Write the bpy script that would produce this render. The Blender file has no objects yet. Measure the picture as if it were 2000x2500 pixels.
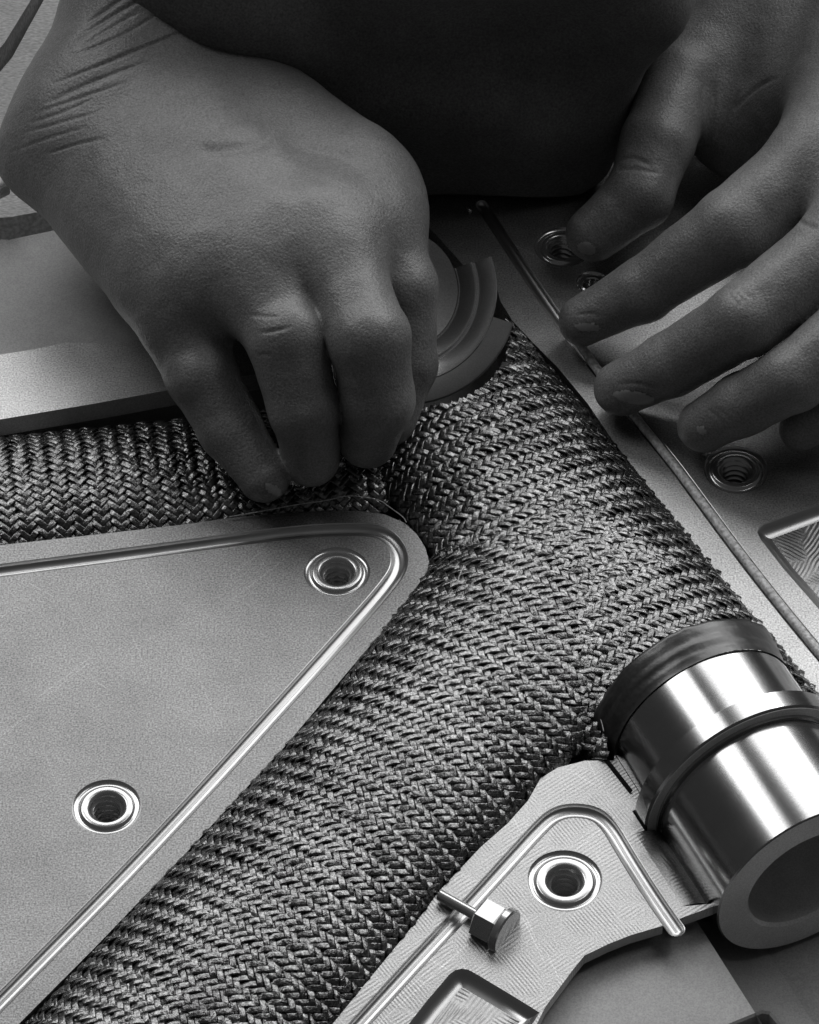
import bpy, bmesh, math, random
import numpy as np
from mathutils import Vector, Matrix, noise as mnoise
from mathutils.geometry import delaunay_2d_cdt
random.seed(7); rng = np.random.default_rng(7)
SC = bpy.context.scene; COL = SC.collection
MM = 0.001

# ------------------------------------------------------------------ camera
ELEV = math.radians(47.5); FPX = 9500.0; DIST = 1070.0      # elevation, focal length in photo pixels, distance in mm
cam_d = bpy.data.cameras.new('camera'); cam = bpy.data.objects.new('camera', cam_d); COL.objects.link(cam)
cam_d.sensor_fit = 'VERTICAL'; cam_d.sensor_height = 36.0; cam_d.lens = 36.0*FPX/2500.0
cam_d.clip_start = 0.05; cam_d.clip_end = 50.0
CAM = np.array([0.0, -DIST*math.cos(ELEV), DIST*math.sin(ELEV)])
cam.location = CAM*MM; cam.rotation_euler = (math.pi/2-ELEV, 0, 0)
SC.camera = cam
F_AX = np.array([0, math.cos(ELEV), -math.sin(ELEV)]); U_AX = np.array([0, math.sin(ELEV), math.cos(ELEV)]); R_AX = np.array([1.0, 0, 0])

# ------------------------------------------------------------------ world, lamps, exposure
W = bpy.data.worlds.new('World'); SC.world = W; W.use_nodes = True
bg = W.node_tree.nodes['Background']; bg.inputs[0].default_value = (1, 1, 1, 1); bg.inputs[1].default_value = 0.045
SC.view_settings.view_transform = 'Standard'; SC.view_settings.look = 'None'
SC.view_settings.exposure = 0.1; SC.view_settings.gamma = 1.0

def area_lamp(name, direction, dist, size, power, target=(0.03, -0.02, 0.0), size_y=None):
    d = Vector(direction).normalized()
    l = bpy.data.lights.new(name, 'AREA'); l.energy = power; l.shape = 'RECTANGLE'; l.size = size; l.size_y = size_y or size
    o = bpy.data.objects.new(name, l); COL.objects.link(o)
    o.location = Vector(target) + d*dist
    o.rotation_euler = d.to_track_quat('Z', 'Y').to_euler()
    return o
area_lamp('ceiling_panel_lamp', (-0.546, 0.40, 0.736), 1.6, 0.55, 5.0, size_y=0.8)
area_lamp('window_light', (0.37, 0.83, 0.42), 2.2, 0.42, 4.5, size_y=0.9)
area_lamp('work_lamp', (0.40, 0.12, 0.91), 1.6, 0.42, 1.5, size_y=0.42)
area_lamp('added_panel_light', (0.22, 0.67, 0.72), 1.9, 2.9, 27.0, size_y=1.05)  # unseen broad panel, added to lift the plates and hands

# ------------------------------------------------------------------ helpers
def p(x, y, z=0.0):
    """photo pixel (2000x2500) -> point in mm on the level z"""
    ray = F_AX*FPX + R_AX*(x-1000.0) + U_AX*(1250.0-y)
    t = (z-CAM[2])/ray[2]
    return CAM + ray*t
def d(x, y, z=0.0):
    k = 2000.0/1725.0
    return p(x*k, y*k, z)
def project(P):
    Q = P-CAM; dep = Q@F_AX
    return 1000+FPX*(Q@R_AX)/dep, 1250-FPX*(Q@U_AX)/dep
def xy(pts): return [tuple(p(x, y)[:2]) for x, y in pts]

def link_mesh(name, V, Fc, mat=None, parent=None, smooth=True, mats=None, fmat=None):
    me = bpy.data.meshes.new(name)
    V = np.asarray(V, dtype=float)*MM
    me.from_pydata([tuple(v) for v in V], [], [tuple(int(i) for i in f) for f in Fc])
    if mat: me.materials.append(mat)
    if mats:
        for m in mats: me.materials.append(m)
        if fmat is not None: me.polygons.foreach_set('material_index', np.asarray(fmat, dtype=np.int32))
    if smooth: me.polygons.foreach_set('use_smooth', np.ones(len(me.polygons), dtype=bool))
    me.update()
    o = bpy.data.objects.new(name, me); COL.objects.link(o)
    if parent: o.parent = parent
    return o
def thing(o, label, cat, group=None):
    o['label'] = label; o['category'] = cat
    if group: o['group'] = group
    return o
def empty(name, loc, label, cat, group=None):
    o = bpy.data.objects.new(name, None); COL.objects.link(o); o.location = Vector(loc)*MM
    o.empty_display_size = 0.01
    return thing(o, label, cat, group)
def child(o, par):
    """parent while keeping the world position (parents are unrotated)"""
    o.parent = par; o.location = o.location - par.location
    return o
def autosmooth(o, ang=35):
    me = o.data; bm = bmesh.new(); bm.from_mesh(me)
    bmesh.ops.recalc_face_normals(bm, faces=bm.faces)
    for e in bm.edges:
        if len(e.link_faces) == 2 and e.calc_face_angle(0) > math.radians(ang): e.smooth = False
    bm.to_mesh(me); bm.free(); return o

def smooth_line(pts, n=3):
    P = np.array(pts, dtype=float)
    for _ in range(n):
        Q = np.empty((2*len(P)-2, P.shape[1])); Q[0::2] = 0.75*P[:-1]+0.25*P[1:]; Q[1::2] = 0.25*P[:-1]+0.75*P[1:]
        P = np.vstack([P[:1], Q, P[-1:]])
    return P
def resample(P, step):
    seg = np.r_[0, np.cumsum(np.linalg.norm(np.diff(P, axis=0), axis=1))]
    n = max(2, int(seg[-1]/step)+1); s = np.linspace(0, seg[-1], n)
    return np.stack([np.interp(s, seg, P[:, i]) for i in range(P.shape[1])], 1)
def inside(poly, Q):
    poly = np.asarray(poly); x, y = Q[:, 0], Q[:, 1]; r = np.zeros(len(Q), bool); n = len(poly)
    for i in range(n):
        x1, y1 = poly[i]; x2, y2 = poly[(i+1) % n]
        if y1 == y2: continue
        c = ((y1 > y) != (y2 > y)) & (x < (x2-x1)*(y-y1)/(y2-y1)+x1); r ^= c
    return r

# ------------------------------------------------------------------ materials
def nodes(m):
    m.use_nodes = True; nt = m.node_tree; return nt, nt.nodes['Principled BSDF']
def metal(name, base=0.5, rough=0.4, metallic=0.85, grain=0.10, gscale=3500, mott=0.10, bump=0.0, bscale=900, stretch=None, marks=0.0, scratch=0.0, mscale=700, mrot=0.6, mdist=3.0):
    m = bpy.data.materials.new(name); nt, b = nodes(m); N = nt.nodes.new; L = nt.links.new
    tc = N('ShaderNodeTexCoord'); mp = N('ShaderNodeMapping'); L(tc.outputs['Object'], mp.inputs[0])
    if stretch:
        mp.inputs['Scale'].default_value = stretch[0]; mp.inputs['Rotation'].default_value = (0, 0, stretch[1])
    n1 = N('ShaderNodeTexNoise'); n1.inputs['Scale'].default_value = gscale; n1.inputs['Detail'].default_value = 2; L(mp.outputs[0], n1.inputs[0])
    n2 = N('ShaderNodeTexNoise'); n2.inputs['Scale'].default_value = 45; n2.inputs['Detail'].default_value = 5; n2.inputs['Roughness'].default_value = 0.65; L(tc.outputs['Object'], n2.inputs[0])
    def remap(src, lo, hi, a=0.3, c=0.7):
        r = N('ShaderNodeMapRange'); r.inputs['From Min'].default_value = a; r.inputs['From Max'].default_value = c
        r.inputs['To Min'].default_value = lo; r.inputs['To Max'].default_value = hi; L(src, r.inputs['Value']); return r.outputs[0]
    def mul(a, c):
        k = N('ShaderNodeMath'); k.operation = 'MULTIPLY'; L(a, k.inputs[0])
        if isinstance(c, float): k.inputs[1].default_value = c
        else: L(c, k.inputs[1])
        return k.outputs[0]
    v = mul(mul(remap(n1.outputs[0], 1-grain, 1+grain), remap(n2.outputs[0], 1-mott, 1+mott)), float(base))
    if scratch:
        for q, (ang, sx, sy) in enumerate(((0.75, 900, 14), (-0.35, 1300, 22), (2.2, 700, 30))):
            ms = N('ShaderNodeMapping'); ms.inputs['Location'].default_value = (q*3.1, q*1.7, 0); ms.inputs['Scale'].default_value = (sx, sy, 1); mr = N('ShaderNodeMapping'); mr.inputs['Rotation'].default_value = (0, 0, ang); L(tc.outputs['Object'], mr.inputs[0]); L(mr.outputs[0], ms.inputs[0])
            ns = N('ShaderNodeTexNoise'); ns.inputs['Scale'].default_value = 1.0; ns.inputs['Detail'].default_value = 1; L(ms.outputs[0], ns.inputs[0])
            v = mul(v, remap(ns.outputs[0], 1.0, 1.0+scratch, 0.70, 0.78))
    cc = N('ShaderNodeCombineColor')
    for i in range(3): L(v, cc.inputs[i])
    L(cc.outputs[0], b.inputs['Base Color'])
    b.inputs['Metallic'].default_value = metallic
    L(mul(remap(n2.outputs[0], 0.94, 1.06), float(rough)), b.inputs['Roughness'])
    last = None
    if bump:
        nb = N('ShaderNodeTexNoise'); nb.inputs['Scale'].default_value = bscale; nb.inputs['Detail'].default_value = 3; L(mp.outputs[0], nb.inputs[0])
        bp = N('ShaderNodeBump'); bp.inputs['Strength'].default_value = bump; bp.inputs['Distance'].default_value = 0.0004; L(nb.outputs[0], bp.inputs['Height']); last = bp
    if marks:
        mw = N('ShaderNodeMapping'); mw.inputs['Rotation'].default_value = (0, 0, mrot); L(tc.outputs['Object'], mw.inputs[0])
        w = N('ShaderNodeTexWave'); w.wave_type = 'BANDS'; w.inputs['Scale'].default_value = mscale; w.inputs['Distortion'].default_value = mdist
        w.inputs['Detail'].default_value = 2; w.inputs['Detail Scale'].default_value = 0.25; L(mw.outputs[0], w.inputs[0])
        nm = N('ShaderNodeTexNoise'); nm.inputs['Scale'].default_value = 90; nm.inputs['Detail'].default_value = 1; L(tc.outputs['Object'], nm.inputs[0])
        hh = mul(w.outputs['Fac'], remap(nm.outputs[0], 0.0, 1.0, 0.48, 0.6))
        mw2 = N('ShaderNodeMapping'); mw2.inputs['Rotation'].default_value = (0, 0, mrot-1.5); L(tc.outputs['Object'], mw2.inputs[0])
        w2 = N('ShaderNodeTexWave'); w2.inputs['Scale'].default_value = mscale*1.15; w2.inputs['Distortion'].default_value = mdist*1.2; w2.inputs['Detail Scale'].default_value = 0.2; L(mw2.outputs[0], w2.inputs[0])
        ad = N('ShaderNodeMath'); ad.operation = 'ADD'; L(hh, ad.inputs[0]); L(mul(w2.outputs['Fac'], remap(nm.outputs[0], 1.0, 0.0, 0.36, 0.50)), ad.inputs[1]); hh = ad.outputs[0]
        bq = N('ShaderNodeBump'); bq.inputs['Strength'].default_value = marks; bq.inputs['Distance'].default_value = 0.0003; L(hh, bq.inputs['Height'])
        if last: L(last.outputs[0], bq.inputs['Normal'])
        last = bq
    if last: L(last.outputs[0], b.inputs['Normal'])
    return m
M_PLATE = metal('blasted_aluminium', 0.225, 0.46, 1.0, grain=0.42, gscale=2000, mott=0.18, scratch=0.22, bump=0.16, bscale=2300)
M_PLATE_LIT = metal('lit_blasted_aluminium', 0.40, 0.44, 1.0, grain=0.40, gscale=2000, mott=0.16, scratch=0.2, bump=0.16, bscale=2300)  # same plate aluminium, lighter base stands in for light on the right plate
M_MILL = metal('milled_aluminium', 0.32, 0.38, 1.0, scratch=0.3, grain=0.26, gscale=2300, mott=0.14, bump=0.10, bscale=2000, marks=0.13, mscale=300, mrot=0.9, mdist=3.5)
M_SCALLOP = metal('scalloped_aluminium', 0.5, 0.4, 0.3, grain=0.08, mott=0.14, marks=0.6, mscale=330, mrot=-0.75, mdist=1.5)
M_FLOOR = metal('contour_milled_floor', 0.34, 0.42, 0.9, grain=0.15, gscale=2200, mott=0.15, marks=0.7, mscale=250, mrot=0.5, mdist=9)
M_GROOVE = metal('polished_groove', 0.48, 0.30, 1.0, grain=0.03, mott=0.06)
M_STEEL = metal('turned_steel', 0.42, 0.17, 1.0, grain=0.10, gscale=2500, mott=0.08)
M_STEELD = metal('dull_turned_steel', 0.30, 0.35, 0.5, grain=0.10, gscale=2500, mott=0.10)
M_BORE = metal('bored_steel', 0.65, 0.4, 0.3, grain=0.15, gscale=2300, mott=0.15)
M_STEP = metal('satin_steel', 0.62, 0.24, 0.85, grain=0.12, gscale=2300)
M_RIM_LIT = metal('lit_turned_steel', 0.7, 0.3, 0.35, grain=0.12, gscale=2300)  # flange steel with its lit look put into the colour
M_INSERT = metal('insert_steel', 0.5, 0.22, 0.85, grain=0.05, mott=0.05)
M_BASE = metal('base_plate_grey', 0.33, 0.55, 0.3, grain=0.16, gscale=2200, mott=0.16)
M_BOARD = metal('rough_board', 0.55, 0.75, 0.0, grain=0.28, gscale=700, mott=0.15, bump=0.6, bscale=500, stretch=((1, 3, 1), 0.3))
M_RAIL = metal('plain_aluminium', 0.44, 0.45, 0.9, grain=0.36, gscale=2000, mott=0.14, bump=0.12, bscale=2200)
M_WALL = metal('sawn_aluminium', 0.42, 0.5, 0.2, grain=0.2, gscale=2300, mott=0.12)
M_DARK = metal('dark_gap', 0.02, 0.8, 0.0)
M_CORD = metal('silicone_cord', 0.55, 0.45, 0.0, grain=0.45, gscale=900, mott=0.1, bump=0.3, bscale=900)
M_WHITE = metal('white_plastic', 0.9, 0.4, 0.0, grain=0.02, mott=0.02)

def fabric_like(name, base, rough, spec, grain, gscale, bump, bscale, mott=0.1, sss=0.0, sheen=0.0, bdist=0.0002):
    m = metal(name, base, rough, 0.0, grain=grain, gscale=gscale, mott=mott, bump=bump, bscale=bscale)
    b = m.node_tree.nodes['Principled BSDF']; b.inputs['Specular IOR Level'].default_value = spec
    if sss:
        b.inputs['Subsurface Weight'].default_value = sss; b.inputs['Subsurface Radius'].default_value = (0.002, 0.002, 0.002); b.inputs['Subsurface Scale'].default_value = 1.0
    if sheen: b.inputs['Sheen Weight'].default_value = sheen
    return m
M_CARBON = fabric_like('dry_carbon_yarn', 0.20, 0.27, 0.6, 0.5, 1300, 0.5, 1500, mott=0.3)
M_CARBON.node_tree.nodes['Principled BSDF'].inputs['Metallic'].default_value = 1.0
M_CORE = fabric_like('carbon_underlayer', 0.006, 0.7, 0.2, 0.2, 1500, 0.2, 800)
M_SKIN = fabric_like('dark_skin', 0.185, 0.38, 0.45, 0.30, 1900, 0.5, 1300, mott=0.16)
_nt = M_SKIN.node_tree; _N = _nt.nodes.new; _b = _nt.nodes['Principled BSDF']; _prev = _b.inputs['Normal'].links[0].from_socket
_tc = _N('ShaderNodeTexCoord'); _mp = _N('ShaderNodeMapping'); _mp.inputs['Rotation'].default_value = (0, 0, 0.5); _mp.inputs['Scale'].default_value = (1000, 600, 1000); _nt.links.new(_tc.outputs['Object'], _mp.inputs[0])
_vo = _N('ShaderNodeTexVoronoi'); _vo.feature = 'DISTANCE_TO_EDGE'; _vo.inputs['Scale'].default_value = 1.0; _nt.links.new(_mp.outputs[0], _vo.inputs['Vector'])
_cl = _N('ShaderNodeMapRange'); _cl.inputs['From Max'].default_value = 0.12; _nt.links.new(_vo.outputs['Distance'], _cl.inputs['Value'])
_bp = _N('ShaderNodeBump'); _bp.inputs['Strength'].default_value = 0.13; _bp.inputs['Distance'].default_value = 0.00025; _nt.links.new(_cl.outputs[0], _bp.inputs['Height']); _nt.links.new(_prev, _bp.inputs['Normal']); _nt.links.new(_bp.outputs[0], _b.inputs['Normal'])
M_NAIL = fabric_like('fingernail', 0.30, 0.32, 0.5, 0.08, 1500, 0.05, 800)
M_SHIRT = fabric_like('black_cotton', 0.13, 0.9, 0.2, 0.3, 1500, 0.5, 1200, mott=0.2, sheen=0.1)
M_TAPE = fabric_like('black_tape', 0.03, 0.33, 0.9, 0.3, 900, 0.3, 350, mott=0.3)

# ------------------------------------------------------------------ plates with holes, grooves and pockets
def offset_ring(C, s, ncap=10):
    """closed outline at distance s round the polyline C (rounded ends)"""
    T = np.gradient(C, axis=0); T /= np.linalg.norm(T, axis=1)[:, None]; Nn = np.stack([-T[:, 1], T[:, 0]], 1)
    L = C+Nn*s; R = C-Nn*s
    a1 = math.atan2(Nn[-1][1], Nn[-1][0]); a0 = math.atan2(-Nn[0][1], -Nn[0][0])
    e1 = [C[-1]+s*np.array([math.cos(a1-math.pi*k/ncap), math.sin(a1-math.pi*k/ncap)]) for k in range(1, ncap)]
    e0 = [C[0]+s*np.array([math.cos(a0-math.pi*k/ncap), math.sin(a0-math.pi*k/ncap)]) for k in range(1, ncap)]
    return np.vstack([L, e1, R[::-1], e0])
def groove_rings(C, r, lip=0.25):
    prof = [(r+lip, 0.0), (r+0.05, -0.10)] + [(r*math.cos(a), -0.10-r*0.75*math.sin(a)) for a in np.linspace(0.15, math.pi/2-0.02, 9)]
    return [(offset_ring(C, s), z) for s, z in prof]
def inset(poly, s):
    P = np.array(poly, float); n = len(P)
    a = 0.5*np.sum(P[:, 0]*np.roll(P[:, 1], -1)-np.roll(P[:, 0], -1)*P[:, 1])
    sg = 1 if a > 0 else -1
    e = np.roll(P, -1, 0)-P; e /= np.linalg.norm(e, axis=1)[:, None]; nn = np.stack([-e[:, 1], e[:, 0]], 1)*sg
    m = nn+np.roll(nn, 1, 0); den = 1+np.sum(nn*np.roll(nn, 1, 0), axis=1)
    return P+s*m/np.maximum(den, 0.25)[:, None]
def pocket_rings(poly, prof): return [(inset(poly, s), z) for s, z in prof]

def circle(c, r, n=56): return np.array([(c[0]+r*math.cos(2*math.pi*k/n), c[1]+r*math.sin(2*math.pi*k/n)) for k in range(n)])

def build_plate(name, outer, thick, mat, holes=(), grooves=(), pockets=(), parent=None, z0=0.0, wallmat=None, gmat=None, fmat=None, flare=0.0, cuts=()):
    """holes: rings of points; grooves: ring stacks; pockets: ring stacks whose last ring is the floor"""
    loops = [np.array(outer)]+[np.array(h) for h in holes]+[g[0][0] for g in grooves]+[q[0][0] for q in pockets]+[np.array(c) for c in cuts]
    vs = []; es = []
    for Lp in loops:
        n0 = len(vs); vs += [Vector((float(a), float(b))) for a, b in Lp]; n = len(Lp)
        es += [(n0+i, n0+(i+1) % n) for i in range(n)]
    ov, oe, of, _, _, _ = delaunay_2d_cdt(vs, es, [], 0, 1e-4)
    OV = np.array([(v.x, v.y) for v in ov]); T = np.array([f for f in of])
    cen = OV[T].mean(1); keep = inside(outer, cen)
    for Lp in loops[1:]: keep &= ~inside(Lp, cen)
    T = T[keep]
    a = OV[T]; ar = (a[:, 1, 0]-a[:, 0, 0])*(a[:, 2, 1]-a[:, 0, 1])-(a[:, 2, 0]-a[:, 0, 0])*(a[:, 1, 1]-a[:, 0, 1])
    T[ar < 0] = T[ar < 0][:, ::-1]
    V = [(x, y, z0) for x, y in OV]; Fc = [tuple(t) for t in T]; fm = [0]*len(Fc)
    cnt = {}
    for t in Fc:
        for i in range(3):
            e = (t[i], t[(i+1) % 3]); cnt[tuple(sorted(e))] = cnt.get(tuple(sorted(e)), []) + [e]
    bd = [v[0] for k, v in cnt.items() if len(v) == 1]
    own = [np.array(h) for h in holes]+[g[0][0] for g in grooves]+[q[0][0] for q in pockets]
    def near(Lp, q):
        A = Lp; B = np.roll(Lp, -1, 0); ab = B-A; t = np.clip(((q-A)*ab).sum(1)/np.maximum((ab*ab).sum(1), 1e-12), 0, 1)
        return np.min(np.linalg.norm(A+ab*t[:, None]-q, axis=1)) < 2e-3
    for i, j in bd:
        mid = (OV[i]+OV[j])/2
        if any(near(Lp, mid) for Lp in own): continue
        # small bevel then wall
        dv = OV[j]-OV[i]; nrm = np.array([dv[1], -dv[0]])/max(np.linalg.norm(dv), 1e-9)*flare
        k = len(V); V += [(OV[i][0], OV[i][1], z0), (OV[j][0], OV[j][1], z0), (OV[j][0]+nrm[0], OV[j][1]+nrm[1], z0-thick), (OV[i][0]+nrm[0], OV[i][1]+nrm[1], z0-thick)]
        Fc.append((k, k+3, k+2, k+1)); fm.append(1)
    for stack, mi in [(g, 2) for g in grooves]+[(q, 2) for q in pockets]:
        n = len(stack[0][0]); base = len(V)
        for R, z in stack: V += [(x, y, z0+z) for x, y in R]
        for q in range(len(stack)-1):
            for i in range(n):
                Fc.append((base+q*n+i, base+q*n+(i+1) % n, base+(q+1)*n+(i+1) % n, base+(q+1)*n+i)); fm.append(mi)
    for q in pockets:
        R, z = q[-1]; b0 = len(V); V += [(x, y, z0+z) for x, y in R]; Fc.append(tuple(range(b0, b0+len(R)))); fm.append(3)
    o = link_mesh(name, V, Fc, parent=parent, mats=[mat, wallmat or mat, gmat or M_GROOVE, fmat or M_FLOOR], fmat=fm)
    me = o.data; bm = bmesh.new(); bm.from_mesh(me)
    bmesh.ops.remove_doubles(bm, verts=bm.verts, dist=1e-7)
    bmesh.ops.recalc_face_normals(bm, faces=bm.faces)
    bm.faces.ensure_lookup_table()
    up = sum(f.normal.z*f.calc_area() for f in bm.faces)
    if up < 0: bmesh.ops.reverse_faces(bm, faces=bm.faces)
    for e in bm.edges:
        if len(e.link_faces) == 2 and (e.calc_face_angle(0) > math.radians(28) or e.link_faces[0].material_index != e.link_faces[1].material_index): e.smooth = False
    for f in bm.faces:
        if f.material_index == 0: f.smooth = False
    bm.to_mesh(me); bm.free()
    return o

def lathe(profile, n=56, closed=False, a0=0.0, a1=2*math.pi):
    V = []; Fc = []; full = abs(a1-a0-2*math.pi) < 1e-6; m = n if full else n+1
    for k in range(m):
        a = a0+(a1-a0)*k/n
        for r, z in profile: V.append((r*math.cos(a), r*math.sin(a), z))
    q = len(profile)
    for k in range(n):
        for i in range(q-1):
            A = k*q+i; B = ((k+1) % m)*q+i; Fc.append((A, B, B+1, A+1))
    return np.array(V), Fc
def frame(axis, up=(0, 0, 1)):
    z = np.array(axis, float); z /= np.linalg.norm(z); x = np.cross(up, z); x /= np.linalg.norm(x); y = np.cross(z, x)
    return np.stack([x, y, z], 1)
def tube(P, r, n=10, cap=True):
    P = np.array(P, float); T = np.gradient(P, axis=0); T /= np.linalg.norm(T, axis=1)[:, None]
    V = []; Fc = []; rr = np.broadcast_to(np.array(r, float), (len(P),))
    for k in range(len(P)):
        Fm = frame(T[k], (0.02, 0.01, 1) if abs(T[k][2]) < 0.95 else (1, 0, 0))
        for i in range(n):
            a = 2*math.pi*i/n; V.append(P[k]+rr[k]*(math.cos(a)*Fm[:, 0]+math.sin(a)*Fm[:, 1]))
    for k in range(len(P)-1):
        for i in range(n): Fc.append((k*n+i, k*n+(i+1) % n, (k+1)*n+(i+1) % n, (k+1)*n+i))
    if cap: Fc += [tuple(range(n))[::-1], tuple(range((len(P)-1)*n, len(P)*n))]
    return np.array(V), Fc

# ---- threaded inserts
def thread_profile(r, z0, depth, pitch=1.9):
    out = []; z = z0
    while z > z0-depth:
        out += [(r+0.1, z), (r-0.15, z-pitch*0.28), (r-0.75, z-pitch*0.5), (r-0.15, z-pitch*0.78)]; z -= pitch
    return out+[(r, z), (0.01, z-0.3)]
def insert_mesh(R=9.0, r=4.3):
    k = R/9.0
    # (flange body, threaded bore)
    ring = [(R, 0.0), (R-0.25, -0.35), (R-0.8*k, -0.75), (R-1.5*k, -0.78), (R-2.0*k, -0.45), (R-2.25*k, -0.05), (R-2.6*k, 0.08), (r+1.0, 0.08), (r+0.7, 0.0), (r+0.1, -0.7), (r, -0.9)]
    return ring, thread_profile(r, -0.9, 11.5)
def add_insert(c, label, R=9.0, r=4.3, tilt=0):
    e = empty('threaded_insert', (c[0], c[1], 0), label, 'threaded insert', 'threaded inserts in the mould plates')
    ring, bore = insert_mesh(R, r)
    for nm, pr, mt in (('flange_ring', ring, M_INSERT), ('threaded_bore', bore, M_INSERT)):
        V, Fc = lathe(pr); o = link_mesh(nm, V, Fc, mt, e); autosmooth(o, 40)
    return e

# ================================================================== the setting: bench and base plate
def sheet(name, poly, z, mat): 
    V = [(a, b, z) for a, b in poly]; o = link_mesh(name, V, [tuple(range(len(V)))], mat, smooth=False); 
    if o.data.polygons[0].normal.z < 0: o.data.flip_normals()
    return o
ZB = -27.5
rec = [tuple(p(x, y, ZB)[:2]) for x, y in [(1735, 2512), (1915, 2446), (1945, 2450), (2080, 2590), (1900, 2660)]]
base = build_plate('base_plate', [(-330, -300), (330, -300), (330, 420), (-330, 420)], 20, M_BASE, z0=ZB)
base['kind'] = 'structure'
bench = sheet('workbench_top', [(-900, -700), (900, -700), (900, 900), (-900, 900)], ZB-20.5, M_BASE); bench['kind'] = 'structure'

# ================================================================== mould plates
GA = resample(smooth_line(xy([(-260, 1426), (0, 1393), (348, 1348), (700, 1300), (850, 1291), (935, 1296), (972, 1335), (978, 1378), (955, 1420), (859, 1530), (392, 2048), (10, 2436), (-240, 2690)]), 3), 1.2)
outA = xy([(-320, 1372), (0, 1331), (191, 1310), (446, 1281), (555, 1265), (700, 1252), (804, 1246), (883, 1248), (940, 1256), (987, 1276), (1018, 1304), (1039, 1338), (1048, 1372), (1044, 1398), (1031, 1427), (987, 1482), (935, 1542), (883, 1600), (696, 1822), (464, 2072), (232, 2313), (46, 2500), (-150, 2700), (-320, 2700)])
cA1 = p(823, 1396)[:2]; cA2 = p(261, 1970)[:2]
plA = build_plate('mould_plate', outA, 30.5, M_PLATE, holes=[circle(cA1, 9.0), circle(cA2, 9.0)], grooves=[groove_rings(GA, 2.15)])
thing(plA, 'pointed grey aluminium mould plate with a polished groove round its rim, below the pressing hand', 'mould plate')
add_insert(cA1, 'threaded insert near the rounded tip of the pointed plate')
add_insert(cA2, 'threaded insert at lower left beside the long diagonal groove')

# right plate
GB = resample(smooth_line(xy([(1176, 500), (1275, 652), (1365, 784), (1462, 908), (1560, 1030), (1637, 1123), (1695, 1201), (1786, 1325), (1883, 1451), (2000, 1594), (2240, 1880)]), 2), 1.2)
outB = xy([(1964, 1659), (1922, 1601), (1883, 1552), (1828, 1500), (1769, 1425), (1701, 1338), (1594, 1201), (1500, 1081), (1435, 985), (1362, 897), (1300, 835), (1252, 784), (1222, 735), (1203, 662), (1150, 668), (1080, 590), (1010, 515), (900, 400), (700, 160), (560, -60), (640, -320), (2300, -320), (2300, 2030), (2150, 1890)])
pkB = xy([(1849, 1300), (1852, 1290), (1862, 1281), (2000, 1231), (2200, 1160), (2260, 1180), (2260, 1800), (2000, 1488), (1909, 1384), (1858, 1318)])
cB1 = p(1797, 1147)[:2]; cB2 = p(1374, 603)[:2]; cB3 = p(1446, 690)[:2]
PROF = [(0, 0), (0.3, -0.2), (1.0, -0.95), (1.8, -1.65), (2.8, -2.2), (3.8, -2.4)]
plB = build_plate('mould_plate', outB, 30.5, M_PLATE_LIT, holes=[circle(cB1, 9.0), circle(cB2, 8.4), circle(cB3, 4.8)], grooves=[groove_rings(GB, 1.75, 0.2)], pockets=[pocket_rings(pkB, PROF)])
thing(plB, 'large aluminium mould plate under the cord laying hand, with a pocket at the right edge', 'mould plate')
add_insert(cB1, 'threaded insert below the ring finger on the right hand plate')
add_insert(cB2, 'threaded insert half covered by the thumb tip', 8.4, 4.2)
V, Fc = lathe([(4.8, 0), (4.3, -0.35), (4.0, -0.8), (3.4, -0.9), (2.9, -0.6), (2.6, -0.9), (2.5, -6), (0.01, -6.2)])
o = autosmooth(link_mesh('dowel_bush', V+np.array([cB3[0], cB3[1], 0])*1.0, Fc, M_INSERT), 40); thing(o, 'small round steel dowel bush peeking out above the index finger', 'dowel bush')
for v in (): pass

# lower right plate
WALL = 3.5
def up(pts, h=WALL): return [tuple(p(x, y, -h)[:2]) for x, y in pts]
AXP = (np.array(d(1703, 1852))-np.array(d(1481, 1519)))[:2]; AXP /= np.linalg.norm(AXP); UP_ = np.array([-AXP[1], AXP[0]])  # plug axis, right side
if UP_[0] < 0: UP_ = -UP_
PC = np.array(d(1481, 1519))[:2]
def along(t, s): return tuple(PC+AXP*t+UP_*s)
tl = np.linalg.norm((np.array(d(1703, 1852))-np.array(d(1481, 1519)))[:2])
TF0, TF1 = 19.0, 25.0
outC = xy([(640, 2700), (812, 2500), (1040, 2221), (1067, 2181), (1174, 2068), (1239, 2011), (1289, 1955), (1320, 1900), (1362, 1874), (1429, 1857), (1499, 1857)]) + [along(0.3, -26.1), along(TF0-0.4, -26.1), along(TF0-0.4, -30.5), along(TF1+0.5, -30.5), along(TF1+0.5, -33.0), along(tl-6, -33.0)] + up([(1765, 2224), (1671, 2258), (1614, 2281), (1537, 2304), (1484, 2325), (1426, 2353), (1396, 2390), (1331, 2478), (1300, 2540), (1230, 2700)])
GC = resample(smooth_line(xy([(690, 2705), (880, 2498), (1040, 2322), (1159, 2196), (1254, 2091), (1330, 2008), (1360, 1986), (1400, 1977), (1455, 1985), (1490, 2018), (1526, 2080), (1587, 2177), (1650, 2268)]), 2), 1.2)
pkC = xy([(850, 2700), (955, 2555), (1040, 2446), (1098, 2378), (1112, 2368), (1128, 2365), (1142, 2367), (1158, 2375), (1240, 2424), (1318, 2472), (1300, 2500), (1215, 2690)])
cC = p(1379, 2150)[:2]
plC = build_plate('mould_plate', outC, WALL, M_MILL, holes=[circle(cC, 9.7)], grooves=[groove_rings(GC, 2.1)], pockets=[pocket_rings(pkC, PROF)], wallmat=M_SCALLOP)
thing(plC, 'milled aluminium mould block with tool marks and a bent polished groove, lower right', 'mould block')
add_insert(cC, 'wide ringed threaded insert inside the bend of the groove, lower right', 9.7, 4.3)
ZS = -7.0
def alz(t, q): return along(t, q)
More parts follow.
